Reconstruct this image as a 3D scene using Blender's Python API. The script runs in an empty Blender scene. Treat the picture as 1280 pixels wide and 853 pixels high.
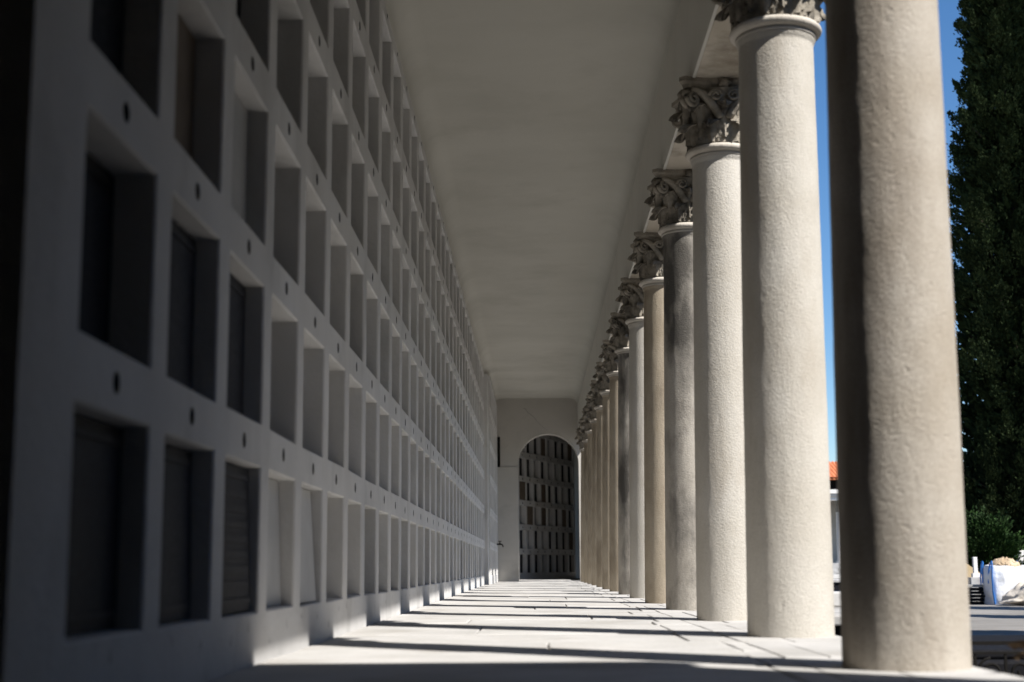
import bpy, bmesh, math, random
from mathutils import Vector, Matrix, noise
from mathutils.geometry import tessellate_polygon

R = math.radians
scene = bpy.context.scene
COL = scene.collection

# ------------------------------------------------------------------ helpers
class MB:
    """collects verts and faces, builds ONE mesh object"""
    def __init__(s):
        s.v = []; s.f = []; s.m = []; s.sm = []
    def add(s, verts, faces, mat=0, smooth=False):
        b = len(s.v)
        s.v += [tuple(p) for p in verts]
        for f in faces:
            s.f.append([i + b for i in f]); s.m.append(mat); s.sm.append(smooth)
        return b
    def quad(s, a, b, c, d, mat=0):
        s.add([a, b, c, d], [(0, 1, 2, 3)], mat)
    def box(s, x0, x1, y0, y1, z0, z1, mat=0, M=None):
        p = [(x0,y0,z0),(x1,y0,z0),(x1,y1,z0),(x0,y1,z0),(x0,y0,z1),(x1,y0,z1),(x1,y1,z1),(x0,y1,z1)]
        if M is not None: p = [tuple(M @ Vector(q)) for q in p]
        s.add(p, [(3,2,1,0),(4,5,6,7),(0,1,5,4),(1,2,6,5),(2,3,7,6),(3,0,4,7)], mat)
    def cbox(s, x0, x1, y0, y1, z0, z1, c=.01, mat=0, M=None):
        """box with chamfered edges"""
        bm = bmesh.new()
        bmesh.ops.create_cube(bm, size=1)
        for v in bm.verts:
            v.co = Vector(((x0+x1)/2+v.co.x*(x1-x0), (y0+y1)/2+v.co.y*(y1-y0), (z0+z1)/2+v.co.z*(z1-z0)))
        bmesh.ops.bevel(bm, geom=bm.edges[:], offset=c, segments=2, profile=.5, affect='EDGES')
        s.addbm(bm, mat, M)
    def addbm(s, bm, mat=0, M=None, smooth=False):
        bm.verts.index_update()
        vs = [(M @ v.co if M is not None else v.co) for v in bm.verts]
        s.add(vs, [[v.index for v in f.verts] for f in bm.faces], mat, smooth)
        bm.free()
    def lathe(s, prof, n=48, cx=0, cy=0, mat=0, smooth=True, cap=True, jitter=None):
        vs = []; fs = []
        for r, z in prof:
            for k in range(n):
                a = 2*math.pi*k/n
                rr = r if jitter is None else r + jitter(a, z)
                vs.append((cx+rr*math.cos(a), cy+rr*math.sin(a), z))
        for i in range(len(prof)-1):
            for k in range(n):
                fs.append((i*n+k, i*n+(k+1) % n, (i+1)*n+(k+1) % n, (i+1)*n+k))
        s.add(vs, fs, mat, smooth)
        if cap:
            m = len(prof)-1
            s.add([vs[k] for k in range(n)][::-1], [list(range(n))], mat)
            s.add([vs[m*n+k] for k in range(n)], [list(range(n))], mat)
    def tube(s, pts, r, n=8, mat=0, smooth=True):
        pts = [Vector(p) for p in pts]
        rs = r if isinstance(r, (list, tuple)) else [r]*len(pts)
        vs = []; up = None
        for i, p in enumerate(pts):
            d = (pts[min(i+1, len(pts)-1)] - pts[max(i-1, 0)]).normalized()
            if up is None:
                up = d.orthogonal().normalized()
            up = (up - d*up.dot(d)).normalized()
            w = d.cross(up)
            for k in range(n):
                a = 2*math.pi*k/n
                vs.append(p + (up*math.cos(a) + w*math.sin(a))*rs[i])
        fs = []
        for i in range(len(pts)-1):
            for k in range(n):
                fs.append((i*n+k, i*n+(k+1) % n, (i+1)*n+(k+1) % n, (i+1)*n+k))
        fs.append(list(range(n))[::-1]); fs.append([(len(pts)-1)*n+k for k in range(n)])
        s.add(vs, fs, mat, smooth)
    def build(s, name, mats, parent=None, loc=None):
        me = bpy.data.meshes.new(name)
        me.from_pydata(s.v, [], s.f)
        if not isinstance(mats, (list, tuple)): mats = [mats]
        for m in mats: me.materials.append(m)
        me.polygons.foreach_set('material_index', s.m)
        me.polygons.foreach_set('use_smooth', s.sm)
        me.update()
        o = bpy.data.objects.new(name, me); COL.objects.link(o)
        if parent is not None: o.parent = parent
        if loc is not None: o.location = loc
        return o

def tag(o, label=None, cat=None, group=None, kind=None):
    if label: o['label'] = label
    if cat: o['category'] = cat
    if group: o['group'] = group
    if kind: o['kind'] = kind
    return o

def empty(name, loc=(0, 0, 0), rz=0):
    o = bpy.data.objects.new(name, None); COL.objects.link(o)
    o.location = loc; o.rotation_euler = (0, 0, rz)
    return o

def copy_tree(o, parent=None):
    c = o.copy(); COL.objects.link(c)
    if parent is not None: c.parent = parent
    for ch in list(o.children): copy_tree(ch, c)
    return c

# ---------------------------------------------------------------- materials
def material(name, c0, c1, scale=3, detail=6, rough=.85, bump=.3, bscale=60, bdist=.01,
             stain=None, stain_scale=1.2, stain_lo=.5, stain_hi=.7, spec=.3, stretch=(1, 1, 1), island=0,
             fine=0.0, fine_scale=150, bdetail=5, stain_stretch=(1, 1, 1), objvar=0.0, pits=0.0, brough=.55):
    m = bpy.data.materials.new(name); m.use_nodes = True
    nt = m.node_tree; N = nt.nodes; L = nt.links
    b = N['Principled BSDF']
    b.inputs['Roughness'].default_value = rough
    b.inputs['Specular IOR Level'].default_value = spec
    tc = N.new('ShaderNodeTexCoord')
    geo = N.new('ShaderNodeNewGeometry')
    def noi(sc, det, stretch=(1, 1, 1), r=.55):
        mp = N.new('ShaderNodeMapping'); mp.inputs['Scale'].default_value = stretch
        L.new(geo.outputs['Position'], mp.inputs['Vector'])
        n = N.new('ShaderNodeTexNoise'); n.inputs['Scale'].default_value = sc
        n.inputs['Detail'].default_value = det; n.inputs['Roughness'].default_value = r
        L.new(mp.outputs['Vector'], n.inputs['Vector'])
        return n.outputs['Fac']
    def ramp(fac, lo, hi):
        r = N.new('ShaderNodeMapRange'); r.inputs['From Min'].default_value = lo; r.inputs['From Max'].default_value = hi
        L.new(fac, r.inputs['Value']); return r.outputs['Result']
    def mix(fac, a, bb, mode='MIX'):
        x = N.new('ShaderNodeMix'); x.data_type = 'RGBA'; x.blend_type = mode
        for s_, v in ((0, fac), (6, a), (7, bb)):
            if hasattr(v, 'node'): L.new(v, x.inputs[s_])
            elif s_ == 0: x.inputs[0].default_value = v
            else: x.inputs[s_].default_value = (*v, 1)
        return x.outputs[2]
    col = mix(ramp(noi(scale, detail, stretch), .3, .7), c0, c1)
    if fine > 0:
        f = N.new('ShaderNodeMath'); f.operation = 'MULTIPLY'; f.inputs[1].default_value = fine
        L.new(ramp(noi(fine_scale, 3), .45, .7), f.inputs[0])
        col = mix(f.outputs[0], col, tuple(x*.45 for x in c0))
    if stain:
        col = mix(ramp(noi(stain_scale, 8, stain_stretch, .62), stain_lo, stain_hi), col, stain)
    if island > 0:
        h = N.new('ShaderNodeHueSaturation')
        h.inputs['Value'].default_value = 1
        r = N.new('ShaderNodeMapRange'); r.inputs['To Min'].default_value = 1-island; r.inputs['To Max'].default_value = 1+island
        L.new(geo.outputs['Random Per Island'], r.inputs['Value']); L.new(r.outputs['Result'], h.inputs['Value'])
        L.new(col, h.inputs['Color']); col = h.outputs['Color']
    if objvar > 0:
        oi = N.new('ShaderNodeObjectInfo')
        h = N.new('ShaderNodeHueSaturation')
        r = N.new('ShaderNodeMapRange'); r.inputs['To Min'].default_value = 1-objvar; r.inputs['To Max'].default_value = 1+objvar
        L.new(oi.outputs['Random'], r.inputs['Value']); L.new(r.outputs['Result'], h.inputs['Value'])
        L.new(col, h.inputs['Color']); col = h.outputs['Color']
    L.new(col, b.inputs['Base Color'])
    if bump > 0:
        bp = N.new('ShaderNodeBump'); bp.inputs['Strength'].default_value = bump; bp.inputs['Distance'].default_value = bdist
        hgt = noi(bscale, bdetail, r=brough)
        if pits > 0:
            mth = N.new('ShaderNodeMath'); mth.operation = 'MULTIPLY_ADD'
            L.new(ramp(noi(bscale*.35, 2), .62, .72), mth.inputs[0]); mth.inputs[1].default_value = -pits
            L.new(hgt, mth.inputs[2]); hgt = mth.outputs[0]
        L.new(hgt, bp.inputs['Height']); L.new(bp.outputs['Normal'], b.inputs['Normal'])
    return m

def flat(name, c, rough=.7, metal=0, spec=.3):
    m = bpy.data.materials.new(name); m.use_nodes = True
    b = m.node_tree.nodes['Principled BSDF']
    b.inputs['Base Color'].default_value = (*c, 1); b.inputs['Roughness'].default_value = rough
    b.inputs['Metallic'].default_value = metal; b.inputs['Specular IOR Level'].default_value = spec
    return m

M_wall = material('painted_concrete', (.52, .51, .495), (.61, .60, .585), 2.2, 8, .8, .5, 30, .008,
                  stain=(.36, .355, .34), stain_scale=1.9, stain_lo=.52, stain_hi=.8, stain_stretch=(1, 1, .5))
M_ceil = material('ceiling_plaster', (.44, .427, .38), (.51, .495, .445), .5, 8, .9, .25, 3, .02, stretch=(1, 1.6, 1),
                  stain=(.39, .375, .33), stain_scale=.8, stain_lo=.5, stain_hi=.8)
M_inner = material('lightened_beam_plaster', (.55, .53, .475), (.63, .61, .555), .9, 8, .9, .25, 6, .012, stain=(.47, .45, .4), stain_scale=.9, stain_lo=.52, stain_hi=.8)  # lighter than the ceiling to make up for the weaker light here
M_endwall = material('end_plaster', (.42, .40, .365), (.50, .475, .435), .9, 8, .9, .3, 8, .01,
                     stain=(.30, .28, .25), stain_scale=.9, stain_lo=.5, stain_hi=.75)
M_dim = material('low_bounce_stone', (.10, .095, .085), (.16, .15, .135), 1.5, 8, .9, .5, 20, .01)  # dark tone chosen to cut bounce light near the viewer
M_soffit = material('architrave_stone', (.44, .39, .31), (.55, .50, .42), 2.2, 8, .9, .4, 25, .01,
                    stain=(.26, .22, .17), stain_scale=2.4, stain_lo=.52, stain_hi=.72)
M_col = material('column_granite', (.46, .425, .365), (.56, .53, .475), 2.0, 8, .88, .85, 80, .0058, bdetail=8, brough=.66, fine=.30, fine_scale=170,
                 stain=(.33, .285, .225), stain_scale=1.5, stain_lo=.54, stain_hi=.78, stain_stretch=(1, 1, .4), pits=0, objvar=.06)
M_col_grey = material('column_grey_granite', (.38, .345, .295), (.47, .435, .38), 2.4, 8, .88, .85, 80, .0058, bdetail=8, brough=.66, fine=.30, fine_scale=170,
                      stain=(.10, .092, .08), stain_scale=1.9, stain_lo=.43, stain_hi=.60, stain_stretch=(1, 1, .5), pits=.15)
M_col_brown = material('column_brown_granite', (.36, .30, .22), (.46, .395, .305), 2.4, 8, .88, .85, 80, .0058, bdetail=8, brough=.66, fine=.30, fine_scale=170,
                       stain=(.22, .18, .13), stain_scale=1.8, stain_lo=.5, stain_hi=.7, stain_stretch=(1, 1, .5), pits=0)
M_col_weathered = material('column_weathered_granite', (.36, .315, .255), (.49, .45, .395), 2.6, 9, .88, .85, 80, .0058, bdetail=8, brough=.66, fine=.4, fine_scale=150,
                           stain=(.19, .155, .118), stain_scale=1.5, stain_lo=.46, stain_hi=.68, stain_stretch=(1.6, 1.6, .3), pits=.3)
M_ring = material('ring_stone', (.46, .42, .36), (.56, .52, .46), 4, 6, .88, .5, 50, .008,
                  stain=(.28, .24, .19), stain_scale=3, stain_lo=.5, stain_hi=.75)
M_cap = material('carved_stone', (.22, .195, .155), (.40, .36, .30), 5, 8, .92, .7, 45, .012,
                 stain=(.09, .08, .065), stain_scale=6, stain_lo=.46, stain_hi=.68)
M_floor = material('paving_stone', (.40, .39, .37), (.51, .495, .475), 2.2, 8, .85, .5, 30, .006, fine=.18, fine_scale=110,
                   stain=(.33, .31, .28), stain_scale=1.5, stain_lo=.5, stain_hi=.72, island=.06)
M_bed = flat('dark_mortar', (.07, .065, .06), .95)
M_hole = flat('hole_shade', (.03, .03, .03), .95)  # near black inside the vents stands for the shade in them
M_drip = material('drip_stain', (.14, .135, .13), (.25, .24, .23), 20, 4, .9, 0)
M_slab_dark = material('dark_granite_niche_shade', (.022, .022, .026), (.045, .045, .05), 40, 4, .7, .05, 80, .002, spec=.12, objvar=.3)
M_slab_light = material('cement_slab', (.40, .395, .385), (.52, .515, .50), 3, 7, .9, .3, 30, .006, objvar=.15)
M_slab_brown = material('brown_slab', (.13, .10, .075), (.20, .16, .12), 6, 6, .8, .3, 40, .004, objvar=.2)
M_slab_marble = material('grey_marble', (.26, .26, .265), (.40, .40, .40), 5, 8, .5, .05, 30, .003, objvar=.15)
M_ground = material('gravel_ground', (.13, .12, .105), (.22, .20, .18), 1.2, 10, .95, .8, 55, .02, fine=.35, fine_scale=45,
                    stain=(.18, .165, .15), stain_scale=.35, stain_lo=.5, stain_hi=.7)
M_leaf = material('cypress_leaf', (.010, .018, .006), (.050, .070, .026), 1.3, 4, .8, 0, island=.45, spec=.1)
M_bush = material('bush_leaf', (.014, .034, .008), (.034, .072, .015), 2.5, 4, .7, 0, island=.4, spec=.2)
M_bark = material('bark', (.05, .038, .028), (.10, .08, .06), 4, 8, .95, .8, 14, .04, stretch=(1, 1, .2))
M_bag = material('woven_white', (.76, .77, .79), (.84, .84, .85), 3, 5, .6, .5, 5, .05, stain=(.6, .58, .54), stain_scale=2, stain_lo=.58, stain_hi=.8)
M_sack = material('dusty_sack', (.48, .42, .34), (.66, .60, .52), 2.5, 6, .8, .6, 7, .04)
M_strap = flat('blue_strap', (.03, .20, .60), .5)
M_rubble = material('rubble', (.33, .24, .15), (.52, .41, .28), 4, 8, .95, .8, 30, .03, island=.3)
M_tile = material('roof_tile', (.50, .15, .06), (.68, .25, .11), 1.2, 8, .85, .3, 8, .03)
M_white = material('white_paint_stone', (.66, .64, .61), (.78, .76, .73), 2, 6, .8, .2, 20, .01)
M_black_gran = material('black_granite_and_shade', (.006, .006, .008), (.014, .014, .016), 40, 3, .75, .02, 60, .001, spec=.1)
M_tomb = material('tomb_stone', (.36, .35, .34), (.52, .51, .49), 3, 8, .85, .4, 30, .006, stain=(.2, .19, .17), stain_scale=2, objvar=.12)
M_iron = material('wrought_iron', (.012, .011, .011), (.016, .015, .013), 20, 4, .9, .3, 80, .002, spec=.05)
M_dry = material('dry_plant', (.055, .035, .02), (.14, .095, .055), 8, 4, .9, 0, island=.4)
M_beige = material('beige_stone', (.42, .31, .17), (.52, .40, .24), 3, 6, .9, .3, 20, .008)

# -------------------------------------------------------------- dimensions
S = 2.25
CAM_H = .1541*S
WX = -1.057               # face of the columbarium wall
XC = 1.267                # column axis
Y1 = 5.007                # nearest visible column
P, A, Q, HO = .8, .626, .7125, .545
Y0, Z0 = 3.232, .188
Z_ARC = 3.618             # underside of the architrave
Z_CEIL = 4.60
Y_END = 35.95

# ---------------------------------------------------------------- ground
g = MB()
n = 40
g.add([(-500, -300, -.6), (500, -300, -.6), (500, 900, -.6), (-500, 900, -.6)], [(0, 1, 2, 3)])
tag(g.build('ground', M_ground), kind='structure')
# paved way between the graves
pv = MB()
rng = random.Random(5)
pv.add([(2.6, 17.5, -.596), (40, 17.5, -.596), (40, 36.8, -.596), (2.6, 36.8, -.596)], [(0, 1, 2, 3)])
M_path = material('worn_path', (.19, .178, .16), (.27, .255, .235), .8, 10, .95, .6, 40, .02,
                  stain=(.16, .15, .135), stain_scale=.6, stain_lo=.5, stain_hi=.7, fine=.25, fine_scale=40)
tag(pv.build('path', M_path), kind='structure')

# ---------------------------------------------------------------- floor
rng = random.Random(11)
fl = MB()
fl.box(WX-.5, 1.49, -2.9, 49, -.62, -.022, 1)
def slab(x0, x1, y0, y1, jit=.006, top=0):
    gx = .0014
    zs = [top + rng.uniform(-jit, jit*.5) for _ in range(4)]
    mz = top + rng.uniform(-jit, jit*.5)
    zs = [z*.45 + mz*.55 for z in zs]
    a = [(x0+gx, y0+gx), (x1-gx, y0+gx), (x1-gx, y1-gx), (x0+gx, y1-gx)]
    # wobbling, chipped outline
    ring = []
    for k in range(4):
        p, q = Vector(a[k]), Vector(a[(k+1) % 4]); zp, zq = zs[k], zs[(k+1) % 4]
        m = max(2, int((q-p).length/.12))
        c = Vector(((x0+x1)/2, (y0+y1)/2))
        for j in range(m):
            t = j/m
            pt = p.lerp(q, t)
            pt = pt + (c-pt).normalized()*rng.uniform(0, .006 if j else .014)
            ring.append((pt.x, pt.y, zp*(1-t)+zq*t))
    top_in = []
    for (x, y, z) in ring:
        d = (Vector((x, y)) - Vector(((x0+x1)/2, (y0+y1)/2))).normalized()*.006
        top_in.append((x-d.x, y-d.y, z))
    nn = len(ring)
    vs = top_in + [(x, y, z-.005) for x, y, z in ring] + [(x, y, -.03) for x, y, z in ring]
    fs = [list(range(nn))]
    for k in range(nn):
        k2 = (k+1) % nn
        fs.append((nn+k, nn+k2, k2, k)); fs.append((2*nn+k, 2*nn+k2, nn+k2, nn+k))
    fl.add(vs, fs, 0)
y = -2.85
while y < 48:
    d = rng.choice([.48, .62, .75, .9, 1.05])
    xe = rng.uniform(.70, .90)
    if rng.random() < .4: slab(WX+.004, xe, y, y+d, .007)
    else:
        xm = rng.uniform(-.5, .4); slab(WX+.004, xm, y, y+d, .007); slab(xm, xe, y, y+d, .007)
    slab(xe, .95, y, y+d, .006)
    y += d
y = -2.85; k = 0
while y < 37.5:
    d = S/2
    yy = Y1 - 10*S + k*S/2 - S/4
    k += 1
    y = yy + d
    if yy < -2.9: continue
    slab(.95, 1.19 if k % 2 else 1.12, yy, yy+d, .006)
    slab(1.19 if k % 2 else 1.12, 1.51, yy, yy+d, .004)
fo = fl.build('floor', [M_floor, M_bed]); tag(fo, kind='structure')

# ------------------------------------------------------------- columbarium
def circle(cx, cz, r, n=14):
    return [(cx+r*math.cos(2*math.pi*k/n), cz+r*math.sin(2*math.pi*k/n)) for k in range(n)]

def columbarium(name, origin, dvec, nvec, ncols, lead, tail, ztop, style, label, drips=True, rows=6, group=None):
    """origin: floor point of the wall face; dvec along; nvec out of the wall towards the viewer.
       style(i, r) -> (depth, material key)"""
    O = Vector(origin); D = Vector(dvec).normalized(); Nn = Vector(nvec).normalized()
    def W(a, z, t=0):      # t = depth into the wall
        return O + D*a - Nn*t + Vector((0, 0, z))
    root = empty(name, O)
    tag(root, label, 'columbarium', group)
    fr = MB()
    def wq(a0, a1, z0, z1):
        vs = [W(a0, z0)-O, W(a1, z0)-O, W(a1, z1)-O, W(a0, z1)-O]
        fr.add(vs, [(0, 1, 2, 3)])
    zb0 = Z0 - .04
    L = lead + ncols*P + tail
    # base, end piers, top band
    wq(0, L, -.02, zb0)
    wq(0, lead, zb0, zb0+rows*Q); wq(L-tail, L, zb0, zb0+rows*Q) if tail > 0 else None
    wq(0, L, zb0+rows*Q, ztop)
    # returns at both ends, back
    for a in (0, L):
        fr.add([W(a, -.02)-O, W(a, ztop)-O, W(a, ztop, .75)-O, W(a, -.02, .75)-O], [(0, 1, 2, 3)])
    fr.add([W(0, ztop)-O, W(L, ztop)-O, W(L, ztop, .75)-O, W(0, ztop, .75)-O], [(0, 1, 2, 3)])
    fr.add([W(0, -.02, .75)-O, W(0, ztop, .75)-O, W(L, ztop, .75)-O, W(L, -.02, .75)-O], [(0, 1, 2, 3)])
    # template cell tessellation
    rr = random.Random(hash(name) % 999 if False else len(name)*7)
    ch = .007
    for i in range(ncols):
        for r in range(rows):
            a0 = lead + i*P; z0 = zb0 + r*Q
            a1, z1 = a0+P, z0+Q
            oa0 = a0 + (P-A)/2; oa1 = oa0 + A
            oz0 = z0 + .04; oz1 = oz0 + HO
            w = lambda: rr.uniform(-.004, .004)
            inner = [(oa0+w(), oz0+w()), (oa1+w(), oz0+w()), (oa1+w(), oz1+w()), (oa0+w(), oz1+w())]
            cA, cZ = (oa0+oa1)/2, (oz0+oz1)/2
            outer = [(p[0]+math.copysign(ch, p[0]-cA), p[1]+math.copysign(ch, p[1]-cZ)) for p in inner]
            hole = circle(cA + rr.uniform(-.012, .012), oz1 + .084 + rr.uniform(-.006, .006), .0295)
            rect = [(a0, z0), (a1, z0), (a1, z1), (a0, z1)]
            loops = [rect, outer[::-1], hole[::-1]]
            flatp = [p for l in loops for p in l]
            tris = tessellate_polygon([[Vector((x, y, 0)) for x, y in l] for l in loops])
            vs = [W(x, z)-O for x, z in flatp]
            fs = []
            for t in tris:
                x = [flatp[j] for j in t]
                ar = (x[1][0]-x[0][0])*(x[2][1]-x[0][1]) - (x[2][0]-x[0][0])*(x[1][1]-x[0][1])
                if abs(ar) < 1e-9: continue
                fs.append(t if ar > 0 else t[::-1])
            fr.add(vs, fs)
            depth = style(i, r)[0]
            # chamfer and reveal
            ov = [W(x, z)-O for x, z in outer]; iv = [W(x, z, ch)-O for x, z in inner]; dv = [W(x, z, depth)-O for x, z in inner]
            for k in range(4):
                k2 = (k+1) % 4
                fr.add([ov[k], ov[k2], iv[k2], iv[k]], [(0, 1, 2, 3)])
                fr.add([iv[k], iv[k2], dv[k2], dv[k]], [(0, 1, 2, 3)])
            # drilled vent: tube wall and end
            hv = [W(x, z)-O for x, z in hole]; hd = [W(x, z, .09)-O for x, z in hole]
            nh = len(hole)
            fr.add(hv+hd, [(k, (k+1) % nh, nh+(k+1) % nh, nh+k) for k in range(nh)] + [tuple(range(nh, 2*nh))], 1)
    if drips:
        for i in range(ncols*2):
            a = lead + (i+.3)*P/2 + rr.uniform(-.12, .12); z = rr.uniform(.05, .135); h = rr.uniform(.015, .04); wd = rr.uniform(.004, .008)
            t = -.0015
            fr.add([W(a-wd, z, t)-O, W(a+wd, z, t)-O, W(a+wd*.3, z+h, t)-O, W(a-wd*.3, z+h, t)-O], [(0, 1, 2, 3)], 2)
    fr.build('concrete_frame', [M_wall, M_hole, M_drip], root)
    # slabs closing the niches
    mats = {'dark': M_slab_dark, 'light': M_slab_light, 'brown': M_slab_brown, 'marble': M_slab_marble}
    extra = {k: MB() for k in mats}
    count = 0
    for i in range(ncols):
        for r in range(rows):
            depth, key, *rest = style(i, r)
            lean = rest[0] if rest else 0
            a0 = lead + i*P + (P-A)/2; z0 = zb0 + r*Q + .04
            part = count < 100
            mb = MB() if part else extra[key]
            e = .006 if depth > .02 else -.012
            # slab with a raised rim, leaning slightly out of true
            def sl(u0, u1, v0, v1, t, th):
                pts = []
                for tt in (t, t+th):
                    for (x, z) in ((u0, v0), (u1, v0), (u1, v1), (u0, v1)):
                        pts.append(W(x, z, tt - lean*(1-(z-z0)/HO))-O)
                mb.add(pts, [(0, 1, 2, 3), (1, 5, 6, 2), (5, 4, 7, 6), (4, 0, 3, 7), (3, 2, 6, 7), (4, 5, 1, 0)])
            sl(a0+e, a0+A-e, z0+e, z0+HO-e, depth-.012, .03)
            if key == 'dark':
                bz = .035
                sl(a0+bz, a0+A-bz, z0+bz, z0+bz+.02, depth-.02, .008)
                sl(a0+bz, a0+A-bz, z0+HO-bz-.02, z0+HO-bz, depth-.02, .008)
                if i == 2 and r == 0:
                    for q in range(7): sl(a0+.06, a0+A-.06, z0+.09+q*.055, z0+.118+q*.055, depth-.018, .007)
            if key == 'marble':
                sl(a0+.08, a0+A-.08, z0+.30, z0+.44, depth-.02, .008)
            if part: mb.build('niche_slab', mats[key], root)
            count += 1
    ev = MB(); mi = []
    used = [k for k in mats if extra[k].f]
    for mi_, k in enumerate(used): ev.add(extra[k].v, extra[k].f, mi_)
    if used:
        o = ev.build('niche_slabs', [mats[k] for k in used], root); o['kind'] = 'stuff'
    return root

r1 = random.Random(77)
st1 = {}
for i in range(60):
    for r in range(6):
        u = r1.random()
        st1[i, r] = (.30, 'light') if u < .62 else (.11 + r1.random()*.03, 'light') if u < .72 else (.13, 'dark') if u < .9 else (.16, 'marble')
fix = {(0, 0): (.082, 'dark', .0), (1, 0): (.085, 'dark', .012), (2, 0): (.06, 'dark', .02), (3, 0): (.085, 'light', .02), (4, 0): (.07, 'light', .035),
       (0, 1): (.13, 'dark'), (1, 1): (.09, 'dark'), (2, 1): (.085, 'dark'), (3, 1): (.30, 'light'), (4, 1): (.3, 'light'), (5, 1): (.3, 'light'), (6, 1): (.12, 'marble'),
       (0, 2): (.12, 'dark'), (1, 2): (.11, 'brown'), (2, 2): (.09, 'light'), (3, 2): (.3, 'light'), (4, 2): (.3, 'light'), (5, 2): (.3, 'light'), (6, 2): (.13, 'dark'),
       (2, 3): (.13, 'dark'), (3, 3): (.3, 'light'), (4, 3): (.3, 'light'), (5, 3): (.3, 'light'), (6, 3): (.14, 'dark'), (7, 3): (.3, 'light'),
       (5, 0): (.3, 'light'), (6, 0): (.3, 'light'), (7, 0): (.3, 'light'), (8, 0): (.3, 'light')}
st1.update(fix)
lead1 = Y0 - (P-A)/2 - 2.86
ncol1 = 33
len1 = lead1 + ncol1*P + .02
columbarium('columbarium_wall', (WX, 2.86, 0), (0, 1, 0), (1, 0, 0), ncol1, lead1, .02, 4.40, lambda i, r: st1[i, r],
            'long grey concrete wall of square burial niches along the left of the walkway')
y_pil = 2.86 + len1
pl = MB()
pl.cbox(WX-.6, -.985, y_pil+.002, y_pil+.42, -.02, 4.38, .012)
tag(pl.build('pilaster', M_wall), 'plain concrete pilaster strip between the long niche wall and the short one beyond', 'pilaster')
X2 = -.955
columbarium('columbarium_wall', (X2, y_pil+.424, 0), (0, 1, 0), (1, 0, 0), 7, .03, Y_END-(y_pil+.424)-7*P-.034, 4.40, lambda i, r: st1[i+34, r],
            'short stretch of niche wall beyond the pilaster, next to the arched end wall')

# wall beside and behind the camera: recess before the first pier
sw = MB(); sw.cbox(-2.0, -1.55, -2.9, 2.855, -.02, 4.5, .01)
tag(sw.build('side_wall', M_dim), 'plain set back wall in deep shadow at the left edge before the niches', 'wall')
pw = MB(); pw.cbox(1.20, 1.50, -2.9, 3.25, -.02, 3.612, .012)  # unseen wall added to keep sky light off the near left niches
tag(pw.build('sky_block_wall', M_dim), 'unseen wall added just right of the viewer to block sky light', 'wall')
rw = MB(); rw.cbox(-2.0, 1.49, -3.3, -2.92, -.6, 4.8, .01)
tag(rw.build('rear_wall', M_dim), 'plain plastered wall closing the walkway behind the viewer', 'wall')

# ---------------------------------------------------------------- ceiling
ce = MB()
XI = 1.09
prof = [(WX-.6, 4.385), (WX-.02, 4.385)]
rc = .20
for k in range(9):
    t = k/8*math.pi/2
    prof.append((WX + rc*(1-math.cos(t)), 4.40 + rc*math.sin(t)))
for k in range(9):
    t = (1-k/8)*math.pi/2
    prof.append((XI - rc*(1-math.cos(t)), 4.40 + rc*math.sin(t)))
prof.append((XI+.02, 4.38))
ys = [-2.95 + k*.5 for k in range(int((Y_END+3)/.5)+1)] + [Y_END+.02]
vs = []; fs = []
for yy in ys:
    for (x, z) in prof:
        dz = noise.noise(Vector((x*.7, yy*.35, 3)))*.012 if WX+.1 < x < XI-.1 else 0
        vs.append((x, yy, z+dz))
m = len(prof)
for j in range(len(ys)-1):
    for k in range(m-1):
        fs.append((j*m+k, (j+1)*m+k, (j+1)*m+k+1, j*m+k+1))
ce.add(vs, fs, 0, True)
ce.box(WX-1.0, XI-.003, -2.95, Y_END+.02, 4.66, 4.80)
tag(ce.build('ceiling', M_ceil), kind='structure')

# ------------------------------------------------------------- entablature
en = empty('entablature', (1.27, -2.9, Z_ARC))
tag(en, 'stone beam with a projecting cornice carried by the row of columns', 'entablature')
ar = MB(); bm_y0, bm_y1 = 0, Y_END+2.9
ar.cbox(XI-1.27+.024, 1.45-1.27, 0, Y_END+2.9-.004, 0, .26, .006)
ar.build('architrave', M_soffit, en)
iw = MB(); iw.cbox(XI-1.27+.026, 1.45-1.27, 0, Y_END+2.9-.004, .263, 1.2, .004); iw.cbox(XI-1.27, XI-1.27+.022, 0, Y_END+2.9-.004, -.006, 1.2, .003)
iw.build('inner_face', M_inner, en)
cn = MB()
# cornice lip set and tilted to place the sunlight's edge on the wall
def lip(yy): return (4.085 + .006*(yy-2.6)) - Z_ARC
secs = []
vs = []; fs = []
for yl in (0, Y_END+2.9-.004):
    zl = lip(yl-2.9)
    for (x, z) in ((.182, zl-.16), (.26, zl-.14), (.30, zl-.03), (.63, zl), (.63, zl+.12), (.55, zl+.22), (.182, zl+.45)):
        vs.append((x, yl, z))
fs = [(k, (k+1) % 7, 7+(k+1) % 7, 7+k) for k in range(7)] + [tuple(range(6, -1, -1)), tuple(range(7, 14))]
cn.add(vs, fs)
cn.build('cornice', M_soffit, en)

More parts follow.
